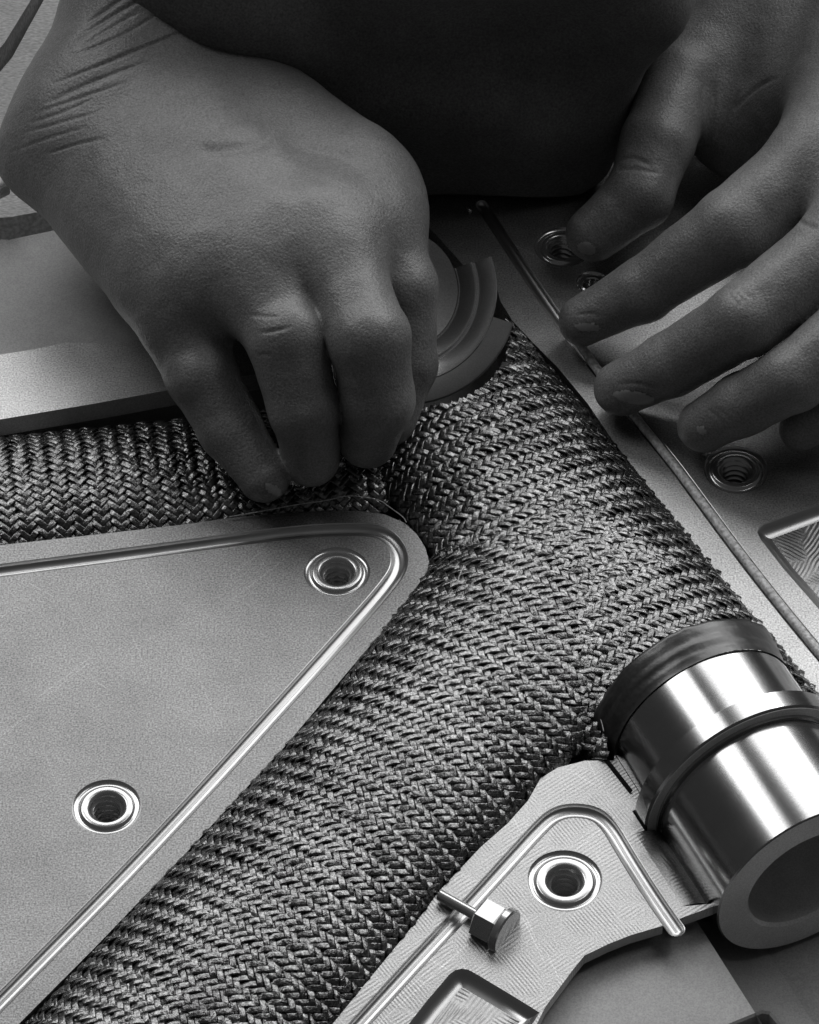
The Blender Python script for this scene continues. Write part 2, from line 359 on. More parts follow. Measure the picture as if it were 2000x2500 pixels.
outS = [alz(tl-14, -29), alz(tl+170, -29)] + [tuple(p(x, y, ZS)[:2]) for x, y in [(1900, 2900), (700, 2900), (900, 2550)]] + [tuple(p(x, y, ZS)[:2]) for x, y in [(1230, 2440), (1340, 2330), (1480, 2270), (1600, 2225)]]
outS = [q for q in outS]
recS = [tuple(p(x, y, ZS)[:2]) for x, y in [(1640, 2560), (1765, 2505), (1860, 2466), (1882, 2470), (1990, 2600), (1800, 2720)]]
plS = build_plate('mould_plate', outS, 20, M_BASE, pockets=[pocket_rings(recS, [(0, 0), (0.6, -0.5), (0.9, -5), (1.4, -5.6)])], z0=ZS, gmat=M_BASE, fmat=M_BASE)
thing(plS, 'plain grey lower plate in the bottom right corner with a dark recess', 'mould plate')
Vs = []; Fs = []
for i, t in enumerate((tl-14, tl+170)):
    for k in range(11):
        a_ = math.pi/2*k/10; q = along(t, -29+19.8*(1-math.cos(a_))); Vs.append((q[0], q[1], ZS-19.8*math.sin(a_)+0.0))
for k in range(10): Fs.append((k, 11+k, 12+k, k+1))
link_mesh('clearance_fillet', Vs, Fs, M_BASE, plS)

# channel saddle beside the plug
Vs = []; Fs = []
for i, t in enumerate(np.linspace(TF1+0.5, tl-6, 12)):
    for s, z in ((-33.0, 0), (-31.2, -0.25), (-29.3, -0.8), (-27.6, -1.6), (-25.6, -3.2)):
        q = along(t, s); Vs.append((q[0], q[1], z))
for i in range(11):
    for j in range(4): Fs.append((i*5+j, (i+1)*5+j, (i+1)*5+j+1, i*5+j+1))
link_mesh('channel_lip', Vs, Fs, M_MILL, plC)

# rail, back plate and bench boards at left
outD = xy([(-320, 1075), (0, 1024), (227, 986), (419, 951), (600, 918), (800, 880), (900, 700), (318, 834), (227, 838), (159, 836), (88, 852), (0, 866), (-320, 915)])
plD = build_plate('mould_rail', outD, 5.0, M_RAIL, wallmat=M_WALL, flare=1.5)
thing(plD, 'pale aluminium mould rail behind the left braided tube', 'mould rail')
pv = [(a, b, -5.0) for a, b in inset(outD, 2.0)]; n = len(pv); pv += [(a, b, ZB) for a, b, _ in pv]
link_mesh('support_foot', pv, [(i, (i+1) % n, n+(i+1) % n, n+i) for i in range(n)], M_BASE, plD, smooth=False)
outE = xy([(-320, 913), (0, 864), (88, 850), (159, 834), (227, 836), (318, 832), (900, 690), (900, 380), (560, 300), (300, 520), (22, 578), (-320, 560)])
plE = build_plate('mould_plate', [(a, b) for a, b in outE], 29, M_BASE, z0=-1.2)
thing(plE, 'shaded aluminium plate at left between the rail and the wrist', 'mould plate')
bA = build_plate('bench_board', [tuple(p(x, y, -14)[:2]) for x, y in [(-320, 330), (-20, 200), (30, 140), (118, -20), (210, -180), (700, -180), (520, 200), (300, 480), (25, 530), (-320, 548)]], 16, M_BOARD, z0=-14)
thing(bA, 'rough pale board at top left beside the wrist', 'board')
bB = build_plate('bench_board', [tuple(p(x, y, -14)[:2]) for x, y in [(-320, 290), (-30, 160), (12, 110), (92, -20), (180, -180), (-320, -180)]], 16, M_BOARD, z0=-13)
thing(bB, 'rough pale board in the top left corner beyond the dark gap', 'board')
c0 = d(-6, 402, 9.0)
bm = bmesh.new(); bmesh.ops.create_cube(bm, size=1); bmesh.ops.scale(bm, vec=(9, 4.2, 5), verts=bm.verts); bmesh.ops.bevel(bm, geom=bm.edges[:], offset=0.4, segments=2, affect='EDGES')
Vb = np.array([v.co[:] for v in bm.verts]); Fb = [[v.index for v in f.verts] for f in bm.faces]; bm.free()
ca, sa = math.cos(0.65), math.sin(0.65); Vb = Vb@np.array([[ca, sa, 0], [-sa, ca, 0], [0, 0, 1]])
o = link_mesh('white_block', Vb+np.array([c0[0]-1.0, c0[1], c0[2]]), Fb, M_WHITE); thing(o, 'small white block at the left edge below the wrist', 'block')

# ================================================================== seal cord
k0 = 0
ii = np.linalg.norm(GB-np.array(p(1395, 820)[:2]), axis=1).argmin()
Cc = GB[ii:]; zz = np.full(len(Cc), 0.05); 
nC = len(Cc); lift = np.exp(-((np.arange(nC)*1.2-2)/9.0)**2)*1.6
Vc, Fcc = tube(np.column_stack([Cc, zz+lift]), 1.32, 12)
cord = link_mesh('seal_cord', Vc, Fcc, M_CORD); thing(cord, 'pale speckled sealing cord lying in the groove of the right hand plate', 'cord')
cs = d(983, 436, 1.0); V_, F_ = tube([cs, cs+np.array([1.2, -2.2, 0.1])], 0.7, 8)
thing(link_mesh('metal_chip', V_, F_, M_INSERT), 'tiny bright metal chip lying above the end of the groove', 'metal chip')

# ================================================================== hex screw across the lower groove
A0 = np.array(p(1072, 2184, 2.0)); A1 = np.array(p(1215, 2263, 2.0)); ax = (A1-A0)/np.linalg.norm(A1-A0); Ls = np.linalg.norm(A1-A0)
scr = empty('hex_screw', A0, 'hex headed screw lying across the lower right groove', 'screw')
Fm = frame(ax)
V, Fc = lathe([(0.01, 0), (1.2, 0), (1.45, 0.3), (1.45, 13.2), (0.01, 13.3)], 20); o = link_mesh('shank', (Fm@V.T).T, Fc, M_INSERT, scr); autosmooth(o)
V, Fc = lathe([(0.01, 12.2), (5.0, 12.2), (5.6, 12.7), (5.6, 18.0), (5.1, 18.6), (0.01, 18.6)], 6); o = link_mesh('hex_head', (Fm@V.T).T, Fc, M_INSERT, scr); autosmooth(o, 20)
V, Fc = lathe([(0.01, 18.7), (5.9, 18.7), (6.2, 19.0), (6.2, 20.4), (5.7, 20.8), (0.01, 20.8)], 32); o = link_mesh('washer', (Fm@V.T).T, Fc, M_INSERT, scr); autosmooth(o)

# ================================================================== steel plug
def ax3(t, r, th): 
    q = PC+AXP*t; return np.array([q[0], q[1], 0])+r*(math.cos(th)*np.array([UP_[0], UP_[1], 0])+math.sin(th)*np.array([0, 0, 1]))
FP = np.stack([np.array([UP_[0], UP_[1], 0]), np.array([0, 0, 1.0]), np.array([AXP[0], AXP[1], 0])], 1)
plug = empty('steel_plug', (PC[0], PC[1], 0), 'polished turned steel plug with a flange and open bore at the right edge', 'steel plug')
def on_plug(name, prof, mat, n=96, ang=25):
    V, Fc = lathe(prof, n); o = link_mesh(name, (FP@V.T).T, Fc, mat, plug); autosmooth(o, ang); return o
RP = 26.0
on_plug('collar_section', [(RP-4, -0.2), (RP-0.3, -0.2), (RP, 0.1), (RP, TF0-1.2), (RP-0.5, TF0-1.0), (RP-0.5, TF0+.2)], M_STEEL)
on_plug('flange', [(RP-0.6, TF0), (29.6, TF0), (30, TF0+0.3), (30, TF1-0.5), (29.4, TF1), (27.9, TF1), (27.6, TF1-0.3), (27.0, TF1-0.3), (26.9, TF1+0.9), (RP+0.1, TF1+1.0)], M_STEEL)
on_plug('lit_flange_rim', [(29.55, TF1-0.35), (29.3, TF1+0.12), (26.9, TF1+0.14), (26.6, TF1-0.2)], M_RIM_LIT)  # pale ring laid over the flange face, painting it as brightly lit
on_plug('barrel', [(RP-0.4, TF1), (RP, TF1+0.8), (RP, tl-0.4), (RP-0.4, tl)], M_STEEL)
on_plug('end_face', [(RP-0.4, tl), (17.6, tl+0.02)], M_BORE)
on_plug('bore', [(17.6, tl), (16.8, tl-0.9), (16.8, tl-30), (0.01, tl-30.2)], M_BORE)
# tape band with a ragged edge
V = []; Fc = []; nt = 160; ns = 14
for k in range(nt):
    th = 2*math.pi*k/nt; L0 = 11.8+0.9*mnoise.noise(Vector((math.cos(th)*2.2, math.sin(th)*2.2, 0.3)))+0.35*mnoise.noise(Vector((math.cos(th)*9, math.sin(th)*9, 1.3)))
    for i in range(ns):
        f = i/(ns-1); t = 0.4-f*L0
        r = RP+0.35+0.35*mnoise.noise(Vector((th*1.2, t*0.5, 4)))+0.16*mnoise.noise(Vector((math.cos(th)*3, math.sin(th)*3, t*1.6)))+0.25*math.floor(f*2.99)/2 - (1.4 if i == ns-1 else 0) + 0.8*f
        V.append((r*math.cos(th), r*math.sin(th), t))
for k in range(nt):
    for i in range(ns-1): a = k*ns+i; b = ((k+1) % nt)*ns+i; Fc.append((a, b, b+1, a+1))
tp = link_mesh('tape_band', (FP@np.array(V).T).T, Fc, M_TAPE, plug)

# ================================================================== stepped end ring at the top of the head tube
ctr = d(852, 606, 21.0); nrm = np.array([0.22, -0.62, 0.72]); FR = frame(nrm)
eR = empty('end_ring', ctr, 'stepped turned steel end ring beside the pressing hand', 'end ring')
KR = 1/7.66
def ringpart(name, prof, mat, a0, a1):
    V, Fc = lathe([(r*KR, z) for r, z in prof], 90, a0=a0, a1=a1); o = link_mesh(name, (FR@V.T).T, Fc, mat, eR); autosmooth(o, 25); return o
ringpart('outer_flange', [(254, -7), (254, 0), (250, 0.35), (246, 0.4), (207, 0.4), (205, 0.3)], M_STEELD, -3.3, -0.55)
ringpart('outer_step', [(206, 0.42), (204, 0.6), (200, 0.4), (172, -2.6), (168, -2.7)], M_STEP, -3.3, 0.10)
ringpart('inner_step', [(168, -2.7), (164, -2.2), (160, -2.4), (134, -5.6), (131, -5.4), (128, -5.7)], M_STEP, -3.3, 0.12)
ringpart('dish', [(129, -5.6), (110, -7.4), (80, -9.4), (40, -10.6), (0.1, -11)], M_BORE, 0, 2*math.pi)

# ================================================================== braided sleeves
def tube_def(a, b, w0, w1, ztop, zedge, pw): 
    a = np.array(a[:2]); b = np.array(b[:2]); L = np.linalg.norm(b-a); t = (b-a)/L
    return dict(a=a, t=t, n=np.array([-t[1], t[0]]), L=L, w0=w0, w1=w1, zt=ztop, ze=zedge, pw=pw)
def tube_local(T, X, Y):
    rx = X-T['a'][0]; ry = Y-T['a'][1]
    return rx*T['t'][0]+ry*T['t'][1], rx*T['n'][0]+ry*T['n'][1]
def tube_w(T, s):
    return T['w0']+(T['w1']-T['w0'])*np.clip(s/T['L'], 0, 1)+T.get('fl', 0)*np.clip((s-T['L']+85)/50, 0, 1)
def tube_z(T, X, Y):
    s, u = tube_local(T, X, Y); w = tube_w(T, s)
    q = np.clip(1-(u/w)**2, 0, 1)**T['pw']
    z = T['ze']+(T['zt']-T['ze'])*q
    return np.where(np.abs(u) < w*1.02, z, -25.0), s, u, w
def mid(a, b): return (np.array(a)+np.array(b))/2
def foot(P, A, B):
    P, A, B = (np.array(v)[:2] for v in (P, A, B)); t = (B-A)/np.linalg.norm(B-A); return A+t*((P-A)@t)
# down tube: left edge and right edge of the channel
eA, eB = d(200, 1995), d(870, 1275)
q1 = np.array(d(690, 2170)); q2 = np.array(d(1040, 1752))
f1 = foot(q1, eA, eB); f2 = foot(q2, eA, eB)
m1 = (f1+q1[:2])/2; m2 = (f2+q2[:2])/2; w1 = np.linalg.norm(f1-q1[:2])/2; w2 = np.linalg.norm(f2-q2[:2])/2
dirD = (m2-m1)/np.linalg.norm(m2-m1)
slope = (w2-w1)/np.linalg.norm(m2-m1)
aD = m1-dirD*75; bD = m2+dirD*100; LD = np.linalg.norm(bD-aD)
TD = tube_def(aD, bD, w1-slope*75+1.0, w2+slope*100+1.0, 10.0, -3.5, 0.60)
TD['fl'] = 6.0
# head tube
hA = np.array(d(1240, 872)); hB = np.array(d(1545, 1240)); th = (hB-hA)[:2]; th /= np.linalg.norm(th); nh = np.array([th[1], -th[0]])
WH = 32.0
if nh[0] > 0: nh = -nh          # towards the left
aH = hA[:2]+nh*WH-th*62; bH = hB[:2]+nh*(WH-1)+th*46
TH = tube_def(aH, bH, WH+1.0, WH+0.5, 9.5, -2.5, 0.58)
# top tube
t1 = mid(d(0, 905), d(0, 1150)); t2 = mid(d(420, 855), d(420, 1107)); tt = (t2-t1)[:2]; tt /= np.linalg.norm(tt)
wT = abs(np.cross(np.append(tt, 0), np.array(d(0, 905))-np.array(d(0, 1150)))[2])/2
TT = tube_def(np.array(t1)[:2]-tt*70, np.array(t2)[:2]+tt*62, wT+1.5, wT+0.5, 4.0, -6.0, 0.60)
TUBES = [TD, TH, TT]
def smax(a, b, k):
    h = np.clip(0.5+0.5*(a-b)/k, 0, 1); return b*(1-h)+a*h+k*h*(1-h)
def field(X, Y):
    zs = [tube_z(T, X, Y) for T in TUBES]
    def end(T, z, s): 
        return np.where((s > 0) & (s < T['L']), z, -25.0)
    zz = [end(T, z[0], z[1]) for T, z in zip(TUBES, zs)]
    return smax(smax(zz[0], zz[1], 3.0), zz[2], 2.0), zz
def arc_table(T):
    u = np.linspace(-1, 1, 400); w = (T['w0']+T['w1'])/2
    z = T['ze']+(T['zt']-T['ze'])*np.clip(1-u*u, 0, 1)**T['pw']
    s = np.r_[0, np.cumsum(np.hypot(np.diff(u*w), np.diff(z)))]; return s-s[-1]/2, u
PITCH = 1.8
HANDS_OUT = []
def sleeve(name, T, label, idx, ring_clip=None):
    arc, uu = arc_table(T); half = arc[-1]; L = T['L']
    # the dark layer under the yarns
    ns_, nu = int(L/1.6), 44; V = []; Fc = []
    for i in range(ns_+1):
        for j in range(nu+1):
            s = L*i/ns_; u = -1+2*j/nu; w = float(tube_w(T, s))
            q = T['a']+T['t']*s+T['n']*u*w; z = T['ze']+(T['zt']-T['ze'])*max(0, 1-u*u)**T['pw']
            V.append((q[0], q[1], z-0.95))
    cutv = ring_clip(np.array(V)) if ring_clip is not None else np.zeros(len(V), bool)
    for i in range(ns_):
        for j in range(nu):
            a = i*(nu+1)+j; f = (a, a+1, a+nu+2, a+nu+1)
            if not cutv[list(f)].any(): Fc.append(f)
    root = empty(name, (T['a'][0], T['a'][1], 0), label, 'braided sleeve')
    ly = link_mesh('under_layer', V, Fc, M_CORE); ly.parent = root; ly.location = -root.location
    step = PITCH/3.0; r2 = math.sqrt(2)
    yarns = []
    ext = L+2*half
    NA = int((L+2*half)/r2/PITCH)+2
    cr = np.array([-1, -0.87, -0.68, 0.68, 0.87, 1.0]); ch = np.array([-0.42, -0.05, 0.0, 0.0, -0.05, -0.42]); NCR = 6
    for fam in (0, 1):
        for i in range(-2, NA+2):
            # fam 0: constant b = (s - v)/r2 ; runs along a = (s + v)/r2
            cc = (i+0.5)*PITCH-half/r2
            run = np.arange(-half/r2-6, (L+half)/r2+6, step)
            jx = rng.normal(0, 0.10); ph = rng.uniform(-0.12, 0.12); hs = rng.normal(0, 0.08); wj = rng.uniform(0.90, 1.0)
            wob = np.array([0.20*mnoise.noise(Vector((r*0.11, i*1.7+fam*91+idx*37, 0.5))) for r in run])
            hob = np.array([0.22*mnoise.noise(Vector((r*0.33, i*1.3+fam*53+idx*17, 7.5))) for r in run])
            if fam == 0: a_ = run; b_ = np.full_like(run, cc)
            else: b_ = run; a_ = np.full_like(run, cc)
            # weave: cell index along the run; 2 over, 2 under twill
            cell = (run+half/r2)/PITCH + (i if fam == 0 else i) + ph
            if fam == 0: phase = (cell-0.0) % 4.0
            else: phase = (cell+1.5-0.0) % 4.0
            # height wave, plateau over two cells
            wv = np.tanh(2.0*np.cos((phase-1.0)*math.pi/2.0))/math.tanh(2.0)
            ci = np.floor(cell/4.0 - (0 if fam == 0 else -0.375)).astype(int)
            hr = np.sin(ci*12.9898+i*78.233+fam*37.7+idx*11.1)*43758.5453; hr = hr-np.floor(hr)
            hq = np.sin(ci*39.346+i*11.135+fam*83.1+idx*5.3)*24634.6345; hq = hq-np.floor(hq)
            tilt = (hr-0.5)*0.40; lump = (hq-0.5)*0.34
            off = cr*PITCH*0.5*wj
            P5 = np.empty((len(run), NCR, 3)); ok = np.ones(len(run), bool)
            gxy = None
            for c in [2, 0, 1, 3, 4, 5]:
                if fam == 0: A = a_; B = b_+off[c]+jx+wob
                else: B = b_; A = a_+off[c]+jx+wob
                s = (A+B)/r2; v = (A-B)/r2
                ok &= (np.abs(v) < half*0.995) & (s > 0) & (s < L)
                u = np.interp(v, arc, uu); w = tube_w(T, s)
                X = T['a'][0]+T['t'][0]*s+T['n'][0]*u*w; Y = T['a'][1]+T['t'][1]*s+T['n'][1]*u*w
                Z, zz = field(X, Y)
                own = zz[idx]; other = np.max([z for k, z in enumerate(zz) if k != idx], axis=0)
                ok &= own > other-1.2
                # normal
                e = 0.6
                if gxy is None: gxy = ((field(X+e, Y)[0]-field(X-e, Y)[0])/(2*e), (field(X, Y+e)[0]-field(X, Y-e)[0])/(2*e))
                gx, gy = gxy
                g = np.clip(np.hypot(gx, gy), 1e-6, None); lim = np.minimum(1, 3.0/g); gx, gy = gx*lim, gy*lim
                nl = np.sqrt(gx*gx+gy*gy+1); h = 0.37*wv+ch[c]*(0.6+0.4*(wv > -0.2))+hs+hob+cr[c]*tilt+lump
                P5[:, c, 0] = X-gx/nl*h; P5[:, c, 1] = Y-gy/nl*h; P5[:, c, 2] = Z+h/nl
            C2 = P5[:, 2, :]
            for po in (outA, outB, outC): ok &= ~((C2[:, 2] > -0.9) & inside(po, C2[:, :2]))
            if ring_clip is not None: ok &= ~ring_clip(P5[:, 2, :])
            if ok.sum() < 5: continue
            px, py = project(P5[:, 2, :]); ok &= (px > -120) & (px < 2120) & (py > -100) & (py < 2640)
            if ok.sum() < 4: continue
            V = P5.reshape(-1, 3); edge = np.flatnonzero(np.diff(np.r_[0, ok.astype(int), 0]))
            for k0, k1 in zip(edge[::2], edge[1::2]):
                if k1-k0 < 5: continue
                Fc = [(k*NCR+c, k*NCR+c+1, (k+1)*NCR+c+1, (k+1)*NCR+c) for k in range(k1-k0-1) for c in range(NCR-1)]
                yarns.append((V[k0*NCR:k1*NCR], Fc))
    yarns.sort(key=lambda y: -len(y[1]))
    for V, Fc in yarns[:300]:
        o = link_mesh('yarn', V, Fc, M_CARBON); o.parent = root; o.location = -root.location
    if len(yarns) > 300:
        VV = []; FF = []; b0 = 0
        for V, Fc in yarns[300:]:
            VV.append(V); FF += [tuple(i+b0 for i in f) for f in Fc]; b0 += len(V)
        o = link_mesh('fine_yarns', np.vstack(VV), FF, M_CARBON); o.parent = root; o.location = -root.location; o['kind'] = 'stuff'
    return root
def clip_ring(P): 
    q = P-ctr; ax_ = q@nrm/np.linalg.norm(nrm); rad = np.sqrt(np.maximum((q*q).sum(1)-ax_**2, 0))
    x, y = project(P); return (rad < 34.0) & (y < 1030)
def clip_plug(P):
    q = P[:, :2]-PC; t = q@AXP; s = q@UP_; return (t > -11.0) & (np.hypot(s, P[:, 2]) < 27.5)
sleeve('braided_sleeve', TD, 'wide braided carbon tube running from lower left up to the joint', 0, clip_plug)
sleeve('braided_sleeve', TH, 'braided carbon tube between the end ring and the steel plug', 1, lambda P: clip_ring(P) | clip_plug(P))
sleeve('braided_sleeve', TT, 'narrow braided carbon tube at left under the pressing fingers', 2)
# frayed thread along the cut edge above the pointed plate
thr = [(560, 1262), (640, 1248), (720, 1232), (800, 1222), (848, 1209), (895, 1214), (930, 1222), (948, 1236), (985, 1262), (992, 1275)]
P_ = smooth_line([p(x, y, 1.0+0.5*math.sin(i*2.1)) for i, (x, y) in enumerate(thr)], 2)
V_, F_ = tube(P_, 0.16, 5); thing(link_mesh('loose_thread', V_, F_, M_CORD), 'frayed pale thread along the cut fabric edge above the pointed plate', 'thread')
P_ = smooth_line([p(x, y, 11) for x, y in [(1117, 1420), (1124, 1400), (1133, 1380)]], 2)
V_, F_ = tube(P_, 0.14, 5); thing(link_mesh('loose_thread', V_, F_, M_CORD), 'short pale thread on the braid right of the pointed plate tip', 'thread')
P_ = smooth_line([p(x, y, 6) for x, y in [(1465, 1752), (1470, 1765), (1474, 1785)]], 2)
V_, F_ = tube(P_, 0.14, 5); thing(link_mesh('loose_thread', V_, F_, M_CORD), 'short pale thread beside the black tape of the plug', 'thread')

# ================================================================== person: hands and shirt (signed distance fields)
def surface_nets(Fd, org, h):
    nx, ny, nz = Fd.shape; S = Fd < 0
    cnt = np.zeros((nx-1, ny-1, nz-1), np.int8)
    for a in (0, 1):
        for b in (0, 1):
            for c in (0, 1): cnt += S[a:nx-1+a, b:ny-1+b, c:nz-1+c]
    act = (cnt > 0) & (cnt < 8); I, J, K = np.nonzero(act); idx = -np.ones(act.shape, np.int64); idx[I, J, K] = np.arange(len(I))
    acc = np.zeros((len(I), 3)); num = np.zeros(len(I))
    cor = [(a, b, c) for a in (0, 1) for b in (0, 1) for c in (0, 1)]
    for A in cor:
        for k in range(3):
            if A[k]: continue
            B = list(A); B[k] = 1
            fa = Fd[I+A[0], J+A[1], K+A[2]]; fb = Fd[I+B[0], J+B[1], K+B[2]]
            cr = (fa < 0) != (fb < 0); t = np.where(cr, fa/np.where(cr, fa-fb, 1), 0)
            pt = np.tile(np.array(A, float), (len(I), 1)); pt[:, k] += t
            acc += pt*cr[:, None]; num += cr
    V = (acc/num[:, None]+np.stack([I, J, K], 1))*h+org
    Q = []
    def quads(s0, s1, sl, ax):
        e = np.argwhere(s0 != s1)
        if len(e) == 0: return
        i, j, k = e.T; inn = s0[i, j, k]
        o1, o2 = [q for q in range(3) if q != ax]
        def cell(da, db):
            c = [i.copy(), j.copy(), k.copy()]; c[o1] = c[o1]-da; c[o2] = c[o2]-db; return c
        m = np.ones(len(i), bool)
        cs = [cell(1, 1), cell(0, 1), cell(0, 0), cell(1, 0)]
        for c in cs:
            for q in range(3): m &= (c[q] >= 0) & (c[q] < act.shape[q])
        ids = [idx[c[0][m], c[1][m], c[2][m]] for c in cs]; qd = np.stack(ids, 1); inn = inn[m]
        flip = inn if ax != 1 else ~inn
        qd[~flip] = qd[~flip][:, ::-1]; Q.append(qd)
    quads(S[:-1], S[1:], None, 0); quads(S[:, :-1], S[:, 1:], None, 1); quads(S[:, :, :-1], S[:, :, 1:], None, 2)
    return V, np.vstack(Q)
class Field:
    def __init__(s, lo, hi, h):
        s.lo = np.array(lo, float); s.h = h; s.n = np.ceil((np.array(hi)-s.lo)/h).astype(int)+1
        s.ax = [s.lo[i]+h*np.arange(s.n[i]) for i in range(3)]
    def new(s): return np.full(s.n, 60.0, np.float32)
    def cone(s, D, a, b, ra, rb, k, flat=None):
        a = np.array(a, float); b = np.array(b, float); m = max(ra, rb)+k+4
        lo = np.maximum(0, np.floor((np.minimum(a, b)-m-s.lo)/s.h).astype(int)); hi = np.minimum(s.n, np.ceil((np.maximum(a, b)+m-s.lo)/s.h).astype(int)+1)
        if np.any(hi <= lo): return
        X = s.ax[0][lo[0]:hi[0], None, None]-a[0]; Y = s.ax[1][None, lo[1]:hi[1], None]-a[1]; Z = s.ax[2][None, None, lo[2]:hi[2]]-a[2]
        ab = b-a; L2 = ab@ab; t = np.clip((X*ab[0]+Y*ab[1]+Z*ab[2])/max(L2, 1e-9), 0, 1)
        dd = np.sqrt((X-ab[0]*t)**2+(Y-ab[1]*t)**2+(Z-ab[2]*t)**2)-(ra+(rb-ra)*t)
        sub = D[lo[0]:hi[0], lo[1]:hi[1], lo[2]:hi[2]]
        sub[...] = smin(sub, dd.astype(np.float32), k)
def smin(a, b, k):
    if k <= 0: return np.minimum(a, b)
    h = np.clip(0.5+0.5*(b-a)/k, 0, 1); return b*(1-h)+a*h-k*h*(1-h)

def vert_normals(V, Q):
    n = np.cross(V[Q[:, 2]]-V[Q[:, 0]], V[Q[:, 3]]-V[Q[:, 1]]); N = np.zeros_like(V)
    for c in range(4): np.add.at(N, Q[:, c], n)
    return N/np.maximum(np.linalg.norm(N, axis=1), 1e-9)[:, None]
def smooth_mesh(V, Q, it, lam=0.5):
    E = np.vstack([Q[:, [0, 1]], Q[:, [1, 2]], Q[:, [2, 3]], Q[:, [3, 0]]])
    deg = np.zeros(len(V)); np.add.at(deg, E[:, 0], 1); np.add.at(deg, E[:, 1], 1)
    for _ in range(it):
        A = np.zeros_like(V); np.add.at(A, E[:, 0], V[E[:, 1]]); np.add.at(A, E[:, 1], V[E[:, 0]])
        V = V+lam*(A/deg[:, None]-V)
    return V
def crease(V, N, lines, scale=2000.0/1725.0):
    """press fine skin folds into the surface; lines are (points, width mm, depth mm)"""
    x, y = project(V); view = CAM-V; fac = (N*view).sum(1) > 0; disp = np.zeros(len(V))
    for pts, w, dep in lines:
        P = smooth_line([(a*scale+rng.normal(0, 3), b*scale+rng.normal(0, 3)) for a, b in pts], 2); best = np.full(len(V), 1e9); tb = np.zeros(len(V)); n = len(P)
        mg = 40+w*45; lo = P.min(0)-mg; hi = P.max(0)+mg; sel = np.nonzero(fac & (x > lo[0]) & (x < hi[0]) & (y > lo[1]) & (y < hi[1]))[0]
        for i in range(n-1):
            a = P[i]; ab = P[i+1]-a; qx = x[sel]-a[0]; qy = y[sel]-a[1]; t = np.clip((qx*ab[0]+qy*ab[1])/(ab@ab), 0, 1)
            dd = np.hypot(qx-ab[0]*t, qy-ab[1]*t); m = dd < best[sel]; best[sel[m]] = dd[m]; tb[sel[m]] = (i+t[m])/(n-1)
        mmd = best*DIST/FPX; fade = np.clip(np.minimum(tb, 1-tb)*3, 0, 1) if w < 1.2 else 1.0
        disp += np.where(best < 1e8, -dep*fade*np.exp(-(mmd/w)**2), 0)
    return V+N*disp[:, None]

person = empty('person', (0, 150, 0), 'person in a black shirt pressing braid and laying cord with both hands', 'person')
def add_hand(name, label, palm, fingers, lines, nails, h=0.6, kp=14.0, kf=6.0):
    """palm: list of (a, b, ra, rb); fingers: list of joint lists [(x, y, z, r)...]"""
    allp = [np.array(q[:3]) for f in fingers for q in f]+[np.array(q) for c in palm for q in c[:2]]
    A = np.array(allp); lo = A.min(0)-22; hi = A.max(0)+22
    Fl = Field(lo, hi, h); D = Fl.new()
    for a, b, ra, rb in palm: Fl.cone(D, a, b, ra, rb, kp)
    FF = Fl.new()
    for f in fingers:
        G = Fl.new()
        for (a, b) in zip(f[:-1], f[1:]): Fl.cone(G, a[:3], b[:3], a[3], b[3], 2.0)
        FF = smin(FF, G, 0.8)
    D = smin(D, FF, kf)
    V, Q = surface_nets(D, Fl.lo, h)
    V = smooth_mesh(V, Q, 3); N = vert_normals(V, Q)
    V = crease(V, N, lines)
    # faint lumpiness
    nz = np.array([mnoise.noise(Vector(v*0.09))*0.35+mnoise.noise(Vector(v*0.25))*0.12 for v in V]); V = V+N*nz[:, None]
    ctr_ = np.array([0, 150, 0])
    hand = link_mesh(name, V-ctr_, Q, M_SKIN, person); hand['label'] = label
    x, y = project(V); fac = (N*(CAM-V)).sum(1) > 0
    for (cx, cy, ra, rb, ang) in nails:
        k = 2000/1725; dx = (x-cx*k)/k; dy = (y-cy*k)/k; c, s = math.cos(ang), math.sin(ang)
        q = ((dx*c+dy*s)/ra)**2+((-dx*s+dy*c)/rb)**2
        ins = (q < 1.0) & fac; fm = ins[Q].all(1); Qn = Q[fm]
        if len(Qn) < 4: continue
        us = np.unique(Qn); mp = -np.ones(len(V), int); mp[us] = np.arange(len(us))
        rim = np.clip((1-q[us])*2.0, 0, 1)**0.5
        Vn = V[us]+N[us]*(0.05+0.30*rim)[:, None]
        o = link_mesh('fingernail', Vn-ctr_, mp[Qn], M_NAIL); o.parent = hand
    return hand
def J(x, y, z, r): q = d(x, y, z); return (q[0], q[1], q[2], r)
def D3(x, y, z): return d(x, y, z)

# the hand that presses the braid (left of the picture)
palmA = [
    (D3(84, 326, 36), D3(330, 560, 38), 8.5, 12),
    (D3(80, 330, 37), D3(250, 40, 54), 8.5, 12),
    (D3(162, 305, 40), D3(378, 645, 38), 13, 11),
    (D3(200, 255, 44), D3(440, 560, 46), 16, 14),
    (D3(230, 245, 45), D3(556, 600, 48), 16, 11.5),
    (D3(320, 215, 49), D3(600, 500, 52), 17, 14),
    (D3(320, 210, 47), D3(722, 540, 51), 17, 11.5),
    (D3(420, 165, 43), D3(750, 350, 50), 16, 11.5),
    (D3(420, 165, 45), D3(812, 470, 46), 16, 10.5),
    (D3(470, 140, 30), D3(640, 250, 28), 15, 12),
    (D3(640, 250, 26), D3(735, 400, 28), 12, 12),
    (D3(385, 590, 38), D3(560, 560, 45), 9.5, 10), (D3(560, 560, 45), D3(725, 495, 48), 10, 10), (D3(725, 495, 48), D3(805, 425, 44), 10, 10),
    (D3(170, 325, 32), D3(315, 535, 28), 11, 12),
    (D3(160, 288, 42), D3(310, 130, 48), 13, 18),
    (D3(240, 185, 48), D3(325, -20, 62), 19, 20),
    (D3(325, -20, 62), D3(400, -330, 95), 20, 27),
    (D3(360, 170, 44), D3(370, -20, 58), 18, 17),
]
